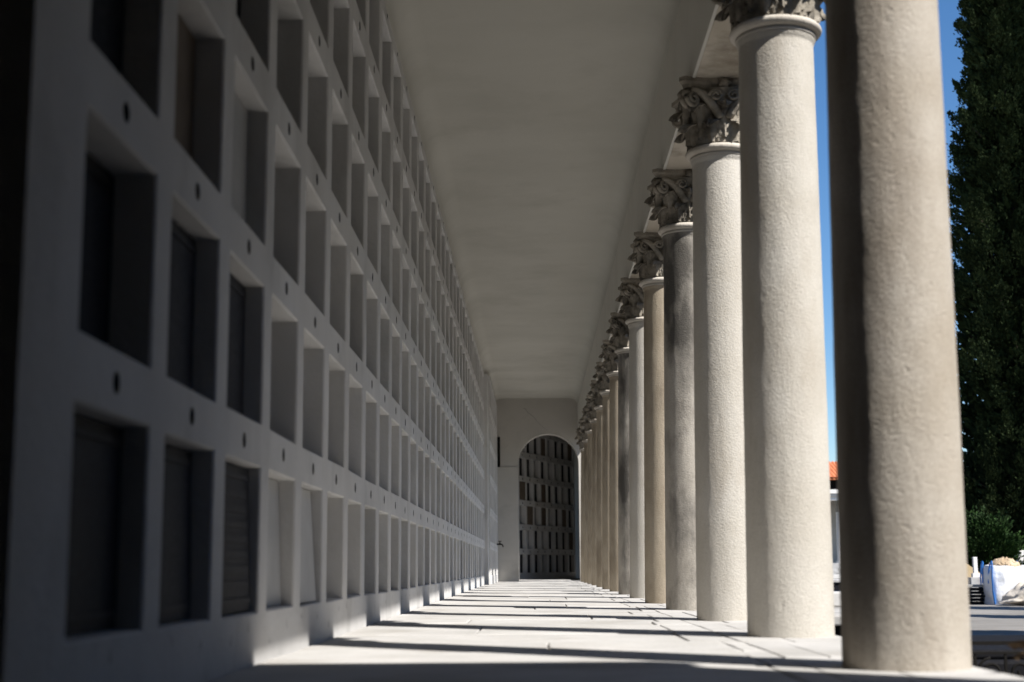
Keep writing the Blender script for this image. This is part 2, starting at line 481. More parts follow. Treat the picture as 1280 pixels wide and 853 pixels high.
# ----------------------------------------------------------------- columns
H_SH = 3.10
def shaft_prof():
    pr = [(.214, -.03)]
    for k in range(0, 33):
        t = k/32
        r = .2145 - .0185*t**1.5
        pr.append((r, t*(H_SH-.03)))
    pr += [(.200, H_SH-.022), (.206, H_SH-.008), (.208, H_SH)]
    return pr
def make_shaft(seed, parent, mat):
    mb = MB()
    hi = seed <= 5
    N3 = noise.noise
    def jit(a, z):
        p = Vector((math.cos(a)*2.2+seed*7.3, math.sin(a)*2.2, z*10))
        q = Vector((p.x, p.y, z*2.6))
        v = N3(q)*.0012 + N3(q*2.7)*.0009
        if hi: v += N3(p*1.6)*.0004 + N3(p*4)*.0004
        g = N3(q*5.1+Vector((9, 2, 1)))
        if g > .72: v -= (g-.72)*.02
        return v
    base = shaft_prof(); fine = []
    for (r0, z0), (r1_, z1_) in zip(base, base[1:]):
        mm = (9 if hi else 5) if z1_-z0 > .05 else 1
        for j in range(mm): fine.append((r0+(r1_-r0)*j/mm, z0+(z1_-z0)*j/mm))
    fine.append(base[-1])
    mb.lathe(fine, 150 if hi else 80, jitter=jit)
    return mb.build('shaft', mat, parent)

def leaf(mb, ang, r0, z0, h, w, out, curl, seed=0):
    nu, nv = 9, 14
    front = []; back = []
    ca, sa = math.cos(ang), math.sin(ang)
    for j in range(nv+1):
        v = j/nv
        # spine: rises along the bell and curls outward and down at the tip
        if v < .68:
            t = v/.68
            rr = r0 + out*.35*t**2; zz = z0 + h*t
        else:
            t = (v-.68)/.32*math.pi*.95
            rr = r0 + out*.35 + curl*(1-math.cos(t))*.62; zz = z0 + h + curl*math.sin(t)*.55 - curl*.35*(1-math.cos(t))
        wid = w*(.72+.28*math.sin(min(1, v*1.3)*math.pi*.85))*(1 if v < .72 else max(.12, 1-((v-.72)/.28)**1.6))
        wid *= 1 - .26*abs(math.sin(v*math.pi*3.6))**1.6
        for i in range(nu):
            u = i/(nu-1)*2-1
            ridge = .016*math.cos(u*math.pi*2.5)*(1-.4*v) - .030*abs(u)**2
            rad = rr + ridge
            tt = u*wid
            x = rad*ca - tt*sa; y_ = rad*sa + tt*ca
            front.append((x, y_, zz - .012*abs(u)*(v > .7)))
            rad2 = rad - .018
            back.append((rad2*ca - tt*.92*sa, rad2*sa + tt*.92*ca, zz-.006))
    b = front + back; o = len(front); fs = []
    for j in range(nv):
        for i in range(nu-1):
            a = j*nu+i
            fs.append((a, a+1, a+nu+1, a+nu)); fs.append((o+a+nu, o+a+nu+1, o+a+1, o+a))
        for i, flip in ((0, 1), (nu-1, 0)):
            a = j*nu+i
            q = (a, a+nu, o+a+nu, o+a)
            fs.append(q if not flip else q[::-1])
    a = nv*nu
    for i in range(nu-1): fs.append((a+i, a+i+1, o+a+i+1, o+a+i))
    mb.add(b, fs, 0, True)

def spiral(mb, C, e1, e2, n3, R0, turns, r0, wid):
    pts = []; rad = []
    for k in range(int(turns*14)+1):
        t = k/(turns*14)
        a = t*turns*2*math.pi
        rr = R0*(1-t)**.8 + .006
        pts.append(C + e1*math.cos(a)*rr + e2*math.sin(a)*rr + n3*wid*t)
        rad.append(r0*(1-.45*t))
    mb.tube(pts, rad, 7)

def make_capital(parent):
    ZB = H_SH + .085
    HC = Z_ARC - ZB - .001
    cap = MB()
    # bell
    cap.lathe([(.185, 0), (.186, .1), (.19, .2), (.203, .28), (.232, .335), (.245, .362)], 40)
    for k in range(8):
        leaf(cap, k*math.pi/4 + math.pi/8, .196, .002, .135, .082, .035, .062)
    for k in range(8):
        leaf(cap, k*math.pi/4, .196, .03, .225, .078, .08, .066)
    # caulicoli stems running to the corners
    for k in range(4):
        for s_ in (-1, 1):
            a0 = k*math.pi/2 + math.pi/4
            pts = []
            for j in range(9):
                t = j/8
                a = a0 + s_*(.62*(1-t)**1.2 + .06)
                r = .205 + .10*t**1.5
                pts.append((r*math.cos(a), r*math.sin(a), .16 + .19*math.sin(t*math.pi*.55)))
            cap.tube(pts, [.030-.006*j/8 for j in range(9)], 7)
        # helices meeting under the flower
        a0 = k*math.pi/2
        for s_ in (-1, 1):
            C = Vector((.238*math.cos(a0) - s_*.052*math.sin(a0), .238*math.sin(a0) + s_*.052*math.cos(a0), .305))
            e1 = Vector((-math.sin(a0)*s_, math.cos(a0)*s_, 0)); e2 = Vector((0, 0, 1)); n3 = Vector((math.cos(a0), math.sin(a0), 0))
            spiral(cap, C, e1, e2, n3, .034, 1.6, .012, .014)
    c = cap.build('capital', M_cap, parent, (0, 0, ZB))
    # corner volutes
    vo = MB()
    for s_ in (-1, 1):
        n3 = Vector((0, s_, 0))
        spiral(vo, Vector((.292, s_*.018, .292)), Vector((1, 0, 0)), Vector((0, 0, -1)), n3, .046, 1.9, .017, .02)
    leafm = MB(); vo.tube([(.225, 0, .235), (.275, 0, .30), (.31, 0, .335), (.345, 0, .325), (.352, 0, .298)], [.02, .026, .024, .018, .008], 8)
    v0 = vo.build('volute', M_cap, c); v0.rotation_euler = (0, 0, math.pi/4)
    for k in range(1, 4):
        v = v0.copy(); COL.objects.link(v); v.parent = c; v.rotation_euler = (0, 0, math.pi/4 + k*math.pi/2)
    # abacus: concave sides, cut corners, moulded edge
    ab = MB()
    def outline(sc):
        pts = []
        for k in range(4):
            a = k*math.pi/2
            for j in range(13):
                t = j/12*2-1
                x = .222 + .048*abs(t)**1.9; yv = t*.238
                pts.append((sc*(x*math.cos(a)-yv*math.sin(a)), sc*(x*math.sin(a)+yv*math.cos(a))))
        return pts
    levels = [(.90, HC-.068), (.93, HC-.045), (.965, HC-.038), (1.0, HC-.030), (1.0, HC)]
    vs = []; nn = None
    for sc, z in levels:
        o = outline(sc); nn = len(o); vs += [(x, y_, z) for x, y_ in o]
    fs = []
    for j in range(len(levels)-1):
        for k in range(nn): fs.append((j*nn+k, j*nn+(k+1) % nn, (j+1)*nn+(k+1) % nn, (j+1)*nn+k))
    fs.append(list(range(nn))[::-1]); fs.append([(len(levels)-1)*nn+k for k in range(nn)])
    ab.add(vs, fs)
    ab.build('abacus', M_cap, c)
    fw = MB()
    bm = bmesh.new(); bmesh.ops.create_icosphere(bm, subdivisions=2, radius=.036)
    for v in bm.verts: v.co = v.co * (1+.25*math.sin(5*math.atan2(v.co.y, v.co.z))); v.co.x *= .7
    fw.addbm(bm, 0, Matrix.Translation((.232, 0, HC-.034)), True)
    f0 = fw.build('flower', M_cap, c)
    for k in range(1, 4):
        f = f0.copy(); COL.objects.link(f); f.parent = c; f.rotation_euler = (0, 0, k*math.pi/2)
    c.scale = (1.14, 1.14, 1)
    return c

def make_astragal(parent):
    mb = MB()
    pr = [(.200, H_SH), (.212, H_SH+.004), (.2135, H_SH+.018), (.206, H_SH+.024)]
    for k in range(9):
        t = -math.pi/2 + k/8*math.pi
        pr.append((.208 + .036*math.cos(t), H_SH+.052+.027*math.sin(t)))
    pr += [(.196, H_SH+.0815), (.19, H_SH+.0845)]
    mb.lathe(pr, 64)
    return mb.build('astragal', M_ring, parent)

ordinal = ['nearest', 'second', 'third', 'fourth', 'fifth', 'sixth', 'seventh', 'eighth', 'ninth', 'tenth', 'eleventh', 'twelfth', 'thirteenth', 'last and farthest']
clabel = {
    0: 'stone column just outside the picture, beside the viewer at the near end of the row',
    1: 'nearest and widest stone column, its capital out of sight above, dark down its left side',
    2: 'second nearest column, tall pale shaft with strip of blue sky on its right',
    3: 'third nearest column, pale shaft with its whole carved capital in view, top nearest the second column',
    4: 'fourth nearest column, its lower shaft stained grey and black',
    5: 'fifth nearest column, brownish weathered shaft right behind the grey stained one',
    6: 'sixth nearest column, pale shaft with a bright sunlit right edge',
    7: 'seventh nearest column, darkest shaft of the row down to its foot',
    8: 'eighth nearest column, narrow tan shaft just behind the darkest shaft',
    9: 'ninth nearest column, thin brown shaft seen between the eighth and tenth',
    10: 'tenth nearest column, thin tan shaft among the far ones',
    11: 'eleventh nearest column, fourth from the far end of the row',
    12: 'twelfth nearest column, third from the far end of the row',
    13: 'thirteenth nearest column, last but one before the arched end wall',
    14: 'farthest and smallest column, right beside the arched end wall'}
cmat = {1: M_col_weathered, 4: M_col_grey, 7: M_col_grey, 5: M_col_brown, 8: M_col_brown, 9: M_col_brown, 10: M_col_brown, 11: M_col_brown, 12: M_col_brown, 13: M_col_brown, 14: M_col_brown}
proto = None; rc_ = random.Random(3)
for k in range(1, 15):
    if proto is None:
        c = empty('column', (XC, Y1, 0)); make_astragal(c); make_capital(c); proto = c
    else:
        c = proto.copy(); COL.objects.link(c)
        for ch in proto.children:
            if ch.name.startswith('shaft'): continue
            copy_tree(ch, c)
        c.location = (XC, Y1+(k-1)*S, 0)
    if k == 2: c.location.x += .003
    c.rotation_euler = (0, .0118, 0)      # the row leans slightly outwards
    make_shaft(k, c, cmat.get(k, M_col))
    tag(c, clabel[k], 'column', 'columns along the walkway')

# ---------------------------------------------------------------- end wall
ew = MB()
xl, xr, th = X2-.3, 1.49, .40
ax, ar_, zs = .335, .765, 2.93        # arch centre, radius, springing
top = 4.75
n = 28
arc = [(ax+ar_*math.cos(math.pi*k/n), zs+ar_*math.sin(math.pi*k/n)) for k in range(n+1)]
loop = [(xl, -.03), (ax-ar_, -.03)] + arc[::-1] + [(ax+ar_, -.03), (xr, -.03), (xr, top), (xl, top)]
tris = tessellate_polygon([[Vector((x, z, 0)) for x, z in loop]])
for yy, fl_ in ((Y_END, 1), (Y_END+th, 0)):
    vs = [(x, yy, z) for x, z in loop]; fs = []
    for t in tris:
        p = [loop[j] for j in t]
        ar2 = (p[1][0]-p[0][0])*(p[2][1]-p[0][1])-(p[2][0]-p[0][0])*(p[1][1]-p[0][1])
        fs.append(t if (ar2 > 0) == bool(fl_) else t[::-1])
    ew.add(vs, fs)
ml = len(loop)
for k in range(ml):
    a, b = loop[k], loop[(k+1) % ml]
    ew.add([(a[0], Y_END, a[1]), (a[0], Y_END+th, a[1]), (b[0], Y_END+th, b[1]), (b[0], Y_END, b[1])], [(0, 1, 2, 3)])
# slim impost course on the left jamb
ew.box(X2+.002, ax-ar_-.002, Y_END-.018, Y_END-.001, -.02, 2.86)
rk = random.Random(8); px_, pz_ = -.28, 4.36
for k in range(16):
    qx, qz = px_ + .045 + rk.uniform(-.02, .02), pz_ - .04 + rk.uniform(-.025, .025)
    wd = .004*(1-k/20)
    ew.add([(px_-wd, Y_END-.0015, pz_-wd), (qx-wd, Y_END-.0015, qz-wd), (qx+wd, Y_END-.0015, qz+wd), (px_+wd, Y_END-.0015, pz_+wd)], [(0, 1, 2, 3)], 1)
    px_, pz_ = qx, qz
ewr = ew.build('end_wall', [M_endwall, M_drip]); tag(ewr, 'plastered end wall pierced by a tall round arch at the far end of the walkway', 'wall')

# room behind the arch: a second hall turning to the right
dv = Vector((.383, .924, 0)); nv = Vector((.924, -.383, 0))
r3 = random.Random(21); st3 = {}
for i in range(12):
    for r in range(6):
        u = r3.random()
        st3[i, r] = (.13, 'dark') if u < .62 else (.06, 'brown') if u < .78 else (.16, 'marble')  # dark slabs stand for the shade inside the open niches
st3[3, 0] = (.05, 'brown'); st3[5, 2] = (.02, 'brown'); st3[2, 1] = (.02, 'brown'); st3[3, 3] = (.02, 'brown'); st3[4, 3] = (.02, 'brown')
P_, A_ = P, A
P, A = .57, .465
o3 = Vector((-.475, 42.1, 0)) - dv*2.35
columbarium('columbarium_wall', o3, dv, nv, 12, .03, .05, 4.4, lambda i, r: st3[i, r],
            'dim niche wall seen at an angle through the arch', drips=False)
P, A = P_, A_
hw = MB()
hw.cbox(1.75, 2.05, 40.5, 47.9, -.02, 4.5, .01)
hw.cbox(-2.2, 2.4, 47.9, 48.2, -.02, 4.5, .01)
hw.cbox(1.5, 1.75, Y_END+th+.01, 36.9, -.02, 4.5, .01); hw.cbox(1.5, 1.75, 36.9, 40.2, 3.4, 4.5, .01); hw.cbox(1.5, 1.75, 40.2, 41.0, -.02, 4.5, .01)  # unseen side opening placed to let light onto the niches
hw.cbox(-2.6, -2.25, Y_END+th-.02, 40.2, -.02, 4.5, .01)
hw.cbox(-2.6, 2.4, Y_END+th+.004, 48.2, 4.51, 4.75, .01)
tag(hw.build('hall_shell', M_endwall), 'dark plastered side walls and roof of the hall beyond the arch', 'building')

# small tap and dark upright bar in the far corner
tp = empty('wall_tap', (X2+.0, 35.5, .92))
tag(tp, 'small black water tap sticking out of the niche wall beside the end wall', 'tap')
t_ = MB(); t_.tube([(-.02, 0, 0), (.05, 0, 0), (.10, 0, .0), (.13, 0, -.02), (.14, 0, -.07)], [.02, .02, .018, .015, .015], 10)
t_.lathe([(.02, .0), (.02, .03), (.012, .04), (.012, .065)], 12, .06, 0)
t_.build('spout', M_iron, tp)
t_ = MB(); t_.box(.02, .10, -.05, .05, .066, .082); t_.build('handle', M_iron, tp)
cd = MB(); cd.cbox(X2+.003, X2+.07, 35.9, 36.07, 2.86, 3.62, .006)
tag(cd.build('corner_bar', M_iron), 'tall narrow black bar high in the corner beside the end wall', 'box')

# ----------------------------------------------- unseen block added outside the frame to throw the near shade
mz = empty('shadow_caster', (2.6, .7, -.6))
tag(mz, 'flat topped block added unseen beside the walkway to throw the near shade', 'shadow_caster')
b = MB(); b.cbox(-.78, .68, -2.1, 2.18, 0, 4.42, .02); b.build('wall', M_tomb, mz)
b = MB(); b.cbox(-.86, .76, -2.2, 2.26, 4.42, 4.62, .02); b.build('roof', M_tomb, mz)

# ------------------------------------------------------------- vegetation
def frond_mesh(points, size, rng, mat, name, parent):
    """points: (pos, dir); each gives a little spray of three bent leaf blades"""
    mb = MB(); v = mb.v; f = mb.f
    for (p, d, *big) in points:
        d = (d + Vector((rng.uniform(-.5, .5), rng.uniform(-.5, .5), rng.uniform(-.4, .5)))).normalized()
        s = size*rng.uniform(.6, 1.35)*(big[0] if big else 1)
        x = d.cross(Vector((rng.uniform(-1, 1), rng.uniform(-1, 1), rng.uniform(-1, 1)))).normalized()
        nrm = d.cross(x)
        b = len(v)
        w = s*.24
        v += [tuple(p), tuple(p + d*s*.45 + x*w), tuple(p + d*s + nrm*s*.12), tuple(p + d*s*.45 - x*w), tuple(p + d*s*.62 + nrm*w*1.5), tuple(p + d*s*.25 - nrm*w)]
        f += [[b, b+1, b+2, b+3], [b, b+4, b+2, b+5]]
    mb.m = [0]*len(f); mb.sm = [False]*len(f)
    return mb.build(name, mat, parent)

def cypress(loc, h, rad, seed, label, nclump=620, per=75, size=.17, group='tall cypress trees', z0=1.5, sp=.17, core=0, full=False):
    rng = random.Random(seed)
    root = empty('cypress_tree', loc); tag(root, label, 'tree', group)
    def prof(t):     # crown radius along height
        return rad*((1.14*(1-t)**.2) if full else min(1, (t+.02)/.14)**.6)*(1-t)**.55*(1.06 if t < .5 else 1)
    pts = []
    tb = MB()
    tb.tube([(0, 0, -.1), (.05, .02, h*.3), (0, .06, h*.6), (.03, 0, h*.93)], [.30, .24, .14, .03], 10)
    for i in range(nclump):
        t = rng.random()**1.15
        a = rng.uniform(0, 2*math.pi)
        lob = 1 + .34*noise.noise(Vector((math.cos(a)*2.0, math.sin(a)*2.0, t*11+seed))) + .12*noise.noise(Vector((math.cos(a)*5, math.sin(a)*5, t*40+seed)))
        rr = prof(t)*lob*(rng.random()**.32)
        zc = z0 + t*(h-z0)
        c = Vector((rr*math.cos(a), rr*math.sin(a), zc))
        out = Vector((math.cos(a), math.sin(a), 1.5)).normalized()
        L = rng.uniform(.45, 1.05)*(1-.45*t)
        if rng.random() < .12:
            st = Vector((0, 0, zc-.5)); tb.tube([st, st.lerp(c, .6)+Vector((0, 0, -.1)), c+out*L*.4], [.04, .025, .01], 5)
        for j in range(int(per*(.5+rng.random()))):
            u = rng.random()
            q = c + out*(u-.4)*L + Vector((rng.gauss(0, 1), rng.gauss(0, 1), rng.gauss(0, .8)))*(sp*(1.15-u))*(1.1 if t < .6 else .8)
            pts.append((q, (out + (q-c)*1.2).normalized()))
    if core:
        for i in range(core):
            t = rng.random(); a = rng.uniform(0, 6.283); r_ = prof(t)*.72*rng.random()**.5
            pts.append((Vector((r_*math.cos(a), r_*math.sin(a), z0+t*(h-z0))), Vector((math.cos(a), math.sin(a), .8)), 3.2))
    frond_mesh(pts, size, rng, M_leaf, 'crown', root)
    tb.build('trunk', M_bark, root)
    return root

cypress((14.9, 43.0, -.6), 24, 2.75, 4, 'tall dark cypress filling the right edge of the picture behind the white bags', 1400, 165, .10, z0=.3, sp=.14, core=16000, full=True)
cypress((18.3, 50.0, -.6), 21, 3.1, 19, 'dark cypress half hidden behind the tallest one at the right edge', 900, 75, .17, z0=.0, core=9000, full=True)
cypress((20.0, 38.4, -.6), 27, 2.5, 9, 'tall cypress farther right, just outside the picture, shading the first one', 300, 65, .22)
cypress((17.2, 25.3, -.6), 15, 1.5, 14, 'shorter cypress outside the picture to the right of the white bags', 300, 60, .20)
row0 = cypress((12.6, 14.3, -.6), 12.4, 1.7, 23, 'cypress added outside the picture to the right to block light', 300, 62, .24, group='added light-blocking cypresses', z0=.4)  # unseen row added to block sky light reaching the walkway
for k in range(1, 11):
    t = copy_tree(row0); t.location = (12.6 + .5*math.sin(k*2.1), 14.3 - 2.2*k, -.6); t.rotation_euler = (0, 0, k*1.9); t.scale = (1, 1, .94+.06*math.sin(k*3.3))
t = copy_tree(row0); t.location = (15.3, 20.7, -.6); t.rotation_euler = (0, 0, 2.2); t.scale = (.8, .8, .98)  # extra copy placed to lay a streak of shade on the path

def shrub(loc, rx, rz, seed, label, n=260, per=60):
    rng = random.Random(seed)
    root = empty('bush', loc); tag(root, label, 'bush')
    pts = []; tb = MB()
    for i in range(n):
        a = rng.uniform(0, 2*math.pi); e = rng.uniform(-.3, 1)
        lob = 1 + .3*noise.noise(Vector((math.cos(a)*1.7+seed, math.sin(a)*1.7, e*2)))
        r = (rng.random()**.4)*lob
        c = Vector((rx*r*math.cos(a)*math.sqrt(max(0, 1-e*e*.8)), rx*r*math.sin(a)*math.sqrt(max(0, 1-e*e*.8)), rz*(.95+r*e)))
        d = Vector((math.cos(a), math.sin(a), e+.5)).normalized()
        if i % 9 == 0: tb.tube([(0, 0, 0), c*.5+Vector((0, 0, .05)), c], [.035, .02, .006], 5)
        for j in range(per):
            q = c + Vector((rng.gauss(0, .1), rng.gauss(0, .1), rng.gauss(0, .1)))
            pts.append((q, d))
    frond_mesh(pts, .11, rng, M_bush, 'foliage', root)
    tb.build('stem', M_bark, root)
    return root
shrub((12.05, 38.6, -.6), .78, 1.15, 8, 'leafy green bush behind the white bag, right of the nearest column')

# ------------------------------------------------------------------- bags
def bulk_bag(loc, rz, w, h, label, seed):
    rng = random.Random(seed)
    root = empty('bulk_bag', loc, rz); tag(root, label, 'bag')
    mb = MB(); n = 48; lv = 18; vs = []; fs = []
    for j in range(lv+1):
        t = j/lv
        bulge = 1 + .10*math.sin(math.pi*min(1, t*1.05)) - .05*(t > .9)*(t-.9)*10
        for k in range(n):
            a = 2*math.pi*k/n
            c, s_ = math.cos(a), math.sin(a)
            e = 5 + 3*(1-abs(2*t-1))*0
            r = (abs(c)**e + abs(s_)**e)**(-1/e)*w/2*bulge
            wr = noise.noise(Vector((c*2.6+seed, s_*2.6, t*4)))*.05 + noise.noise(Vector((c*7+seed, s_*7, t*3)))*.03
            sag = -.05*noise.noise(Vector((c*1.5, s_*1.5, seed)))*(t > .95)
            vs.append(((r+wr)*c, (r+wr)*s_, t*h+sag))
    # rolled rim and inner wall
    for (sc, dz) in ((.965, .012), (.94, -.03), (.92, -.16)):
        for k in range(n):
            x, y_, z = vs[lv*n+k]; vs.append((x*sc, y_*sc, z+dz))
    for j in range(lv+3):
        for k in range(n): fs.append((j*n+k, j*n+(k+1) % n, (j+1)*n+(k+1) % n, (j+1)*n+k))
    mb.add(vs, fs, 0, True); mb.add([vs[k] for k in range(n)][::-1], [list(range(n))])
    mb.build('sack_body', M_bag, root)
    for sx in (-1, 1):
        for sy in (-1, 1):
            st = MB()
            x, y_ = sx*w*.50, sy*w*.50
            cor = [(x*.93, y_*.93, .02), (x*1.03, y_*1.03, h*.35), (x*1.04, y_*1.04, h*.7), (x*.98, y_*.98, h*1.0),
                   (x*.96, y_*.86, h*1.13), (x*.96, y_*.70, h*1.1), (x*1.05, y_*.58, h*.92), (x*1.10, y_*.52, h*.55)]
            vs = []; wd = Vector((.0, -.035*sy, 0)); th = Vector((.012*sx, 0, 0))
            for p in cor:
                p = Vector(p); vs += [p-wd, p+wd, p+wd+th, p-wd+th]
            fs = []
            for j in range(len(cor)-1):
                for k in range(4): fs.append((j*4+k, j*4+(k+1) % 4, j*4+4+(k+1) % 4, j*4+4+k))
            st.add(vs, fs, 0, True); st.build('strap', M_strap, root)
            if sy == -1:
                pass
    return root
BX, BY = 11.05, 34.1
bulk_bag((BX, BY, -.6), 0, .84, .90, 'white woven bulk bag with blue straps, filled with rubble', 3)
# rubble in the bag
rb = MB(); rng = random.Random(6)
bm = bmesh.new(); bmesh.ops.create_icosphere(bm, subdivisions=4, radius=1)
for v in bm.verts:
    p = v.co.copy(); v.co = Vector((p.x*.36, p.y*.36, max(-.2, p.z)*.2 + .06*noise.noise(p*3)))
rb.addbm(bm)
for k in range(70):
    bm = bmesh.new(); bmesh.ops.create_icosphere(bm, subdivisions=1, radius=rng.uniform(.02, .055))
    a = rng.uniform(0, 6.28); r = .34*rng.random()**.5
    for v in bm.verts: v.co *= rng.uniform(.7, 1.3)
    rb.addbm(bm, 0, Matrix.Translation((r*math.cos(a), r*math.sin(a), .02+.17*(1-(r/.36)**2))))
o = rb.build('rubble_heap', M_rubble, None, (BX, BY, .27)); tag(o, 'tan rubble heaped above the rim of the white bag', 'rubble', kind='stuff')

sk = empty('sack', (BX+.30, BY-1.05, -.6)); tag(sk, 'dusty beige sack slumped on the ground in front of the white bag', 'sack')
mb = MB(); bm = bmesh.new(); bmesh.ops.create_icosphere(bm, subdivisions=5, radius=1)
for v in bm.verts:
    p = v.co.copy()
    z = p.z if p.z > 0 else p.z*.35
    q = Vector((p.x*.78, p.y*.5, z*.40+.14))
    q += p*(noise.noise(p*2.1+Vector((3, 0, 0)))*.10 + noise.noise(p*5)*.035)
    if p.x < -.35: q.z *= .55 + .45*(1+p.x)/.65
    q.z = max(0, q.z); v.co = q
mb.addbm(bm, 0, None, True); mb.build('sack_body', M_sack, sk)
mb = MB(); pts = [(-.30+.05*k, -.34-.02*math.sin(k), .42+.06*math.sin(k*1.3)) for k in range(6)]
vs = []
for k, p in enumerate(pts):
    vs += [(p[0], p[1]-.03, p[2]-.12), (p[0]-.02, p[1]+.03, p[2]+.03+.03*math.sin(k*2)), (p[0], p[1]+.10, p[2]-.06)]
fs = []
for k in range(5): fs += [(k*3, k*3+3, k*3+4, k*3+1), (k*3+1, k*3+4, k*3+5, k*3+2)]
mb.add(vs, fs, 0, True); mb.build('flap', M_bag, sk)
sk2 = bulk_bag((BX+1.28, BY+.15, -.6), .12, .84, .86, 'second white bulk bag at the right edge, cut by the frame', 12)

# ------------------------------------------------ stack of stone slabs, stones
for k in range(6):
    rr = random.Random(k+40)
    s_ = MB(); s_.cbox(-.42, .42, -.3, .3, 0, .06, .006)
    o = s_.build('stone_slab', M_black_gran if k < 5 else M_tomb, None, (10.35 + rr.uniform(-.03, .03), 34.6+rr.uniform(-.04, .04), -.6+k*.081)); o.rotation_euler.z = rr.uniform(-.04, .04)
    tag(o, ['dark stone slab lying at the bottom of the stack left of the white bag', 'dark slab second from the bottom of the stack', 'dark slab third from the bottom of the stack',
            'dark slab fourth from the bottom of the stack', 'dark slab just under the pale top slab of the stack', 'pale slab topping the dark stack left of the white bag'][k], 'slab', 'stacked stone slabs')
    for sx in (-.3, .3):
        pass
    if k < 5:
        w = MB(); w.box(-.38, -.32, -.28, .28, .061, .080); w.box(.32, .38, -.28, .28, .061, .080)
        w.build('spacer', M_beige, o)
# beige headstone and white post
hs = MB()
pf = [(-.30, 0), (.36, 0), (.36, .30), (.05, .62), (-.30, .86)]
vs = [(x, -.07, z) for x, z in pf] + [(x, .07, z) for x, z in pf]
hs.add(vs, [(0, 1, 2, 3, 4), (9, 8, 7, 6, 5)] + [(k, k+5, (k+1) % 5+5, (k+1) % 5) for k in range(5)])
tag(hs.build('headstone', M_beige, None, (11.3, 37.2, -.45)), 'tan gravestone with a sloping top behind the bag, left of the bush', 'headstone')
hb = MB(); hb.cbox(-.4, .45, -.15, .15, 0, .16, .01)
ho = hb.build('plinth', M_tomb, bpy.data.objects['headstone'], (0, 0, -.155))
cr = empty('stone_post', (11.0, 36.2, -.6)); tag(cr, 'slim white stone post on a square foot beside the stack of slabs', 'post')
b = MB(); b.cbox(-.17, .17, -.17, .17, 0, .62, .01); b.build('foot', M_tomb, cr)
b = MB(); b.cbox(-.05, .05, -.05, .05, .62, 1.12, .01); b.cbox(-.09, .09, -.07, .07, .62, .72, .01); b.build('pillar', M_white, cr)
b = MB(); b.cbox(-.25, .25, -.06, .06, 0, .95, .02)
bm = bmesh.new()
tag(b.build('headstone', M_white, None, (12.95, 38.4, -.25)), 'small white gravestone behind the rubble, in front of the cypress trunk', 'headstone')

# ------------------------------------------------------------ graves nearby
def tomb(loc, w, l, h, mat, label, rim=None, cross=False):
    t = empty('grave', loc); tag(t, label, 'grave', 'graves beside the walkway')
    b = MB(); b.cbox(-w/2, w/2, 0, l, 0, h-.07, .012); b.build('kerb', M_tomb if rim is None else rim, t)
    b = MB(); b.cbox(-w/2-.05, w/2+.05, -.05, l+.05, h-.068, h, .012); b.build('ledger', mat, t)
    b = MB(); b.cbox(-w/2+.1, w/2-.1, l-.25, l-.05, h+.002, h+.12, .015); b.build('headpiece', mat, t)
    return t
tomb((2.25, 9.6, -.6), .9, 2.0, .62, M_tomb, 'dark grave with a pale ledger slab seen in the gap between the two nearest columns', rim=M_black_gran)
tomb((4.4, 19.5, -.6), 1.3, 2.1, .45, M_tomb, 'low grave with pale edges farther back in the gap between the two nearest columns', rim=M_black_gran)
tomb((7.9, 36.5, -.6), 1.8, 2.2, .58, M_tomb, 'far grave with light ledger below the distant portico', rim=M_black_gran)
gs = empty('grave', (2.95, 8.35, -.6)); tag(gs, 'low grave slab coloured black for the shade behind the scrolled iron railing', 'grave', 'graves beside the walkway')
b = MB(); b.cbox(-.75, .95, 0, 1.95, 0, .40, .02); b.build('kerb', M_black_gran, gs)  # near-black colour stands for shade behind the railing
b = MB(); b.cbox(-.65, .85, .1, 1.85, .402, .455, .015); b.build('ledger', M_black_gran, gs)

# scrolled iron railing
ra = empty('iron_railing', (2.25, 8.05, -.6)); tag(ra, 'low black wrought iron railing with scrolls at the lower right', 'railing')
Lr = 1.5
b = MB(); b.box(0, Lr, -.012, .012, .505, .525); b.build('top_rail', M_iron, ra)
b = MB(); b.box(0, Lr, -.010, .010, .455, .468); b.build('upper_bar', M_iron, ra)
b = MB(); b.box(0, Lr, -.010, .010, .06, .075); b.build('bottom_rail', M_iron, ra)
def spiral2(mb, cx, cz, R0, turns, start, sgn):
    pts = []
    m = int(turns*18)
    for k in range(m+1):
        t = k/m; a = start + sgn*t*turns*2*math.pi; r = R0*(1-.82*t)
        pts.append((cx+r*math.cos(a), 0, cz+r*math.sin(a)))
    mb.tube(pts, .008, 6)
nb = 9
for k in range(nb+1):
    b = MB(); x = k*Lr/nb
    b.box(x-.007, x+.007, -.007, .007, .075, .455); b.build('upright', M_iron, ra)
for k in range(nb):
    b = MB(); x = (k+.5)*Lr/nb
    spiral2(b, x, .36, .075, 1.8, math.pi/2, 1 if k % 2 else -1); spiral2(b, x, .19, .075, 1.8, -math.pi/2, -1 if k % 2 else 1)
    b.build('scroll', M_iron, ra)
for x in (0, Lr):
    b = MB(); b.box(x-.015, x+.015, -.015, .015, 0, .56)
    b.lathe([(.02, .56), (.028, .58), (.02, .605), (.004, .625)], 10, x, 0); b.build('post', M_iron, ra)

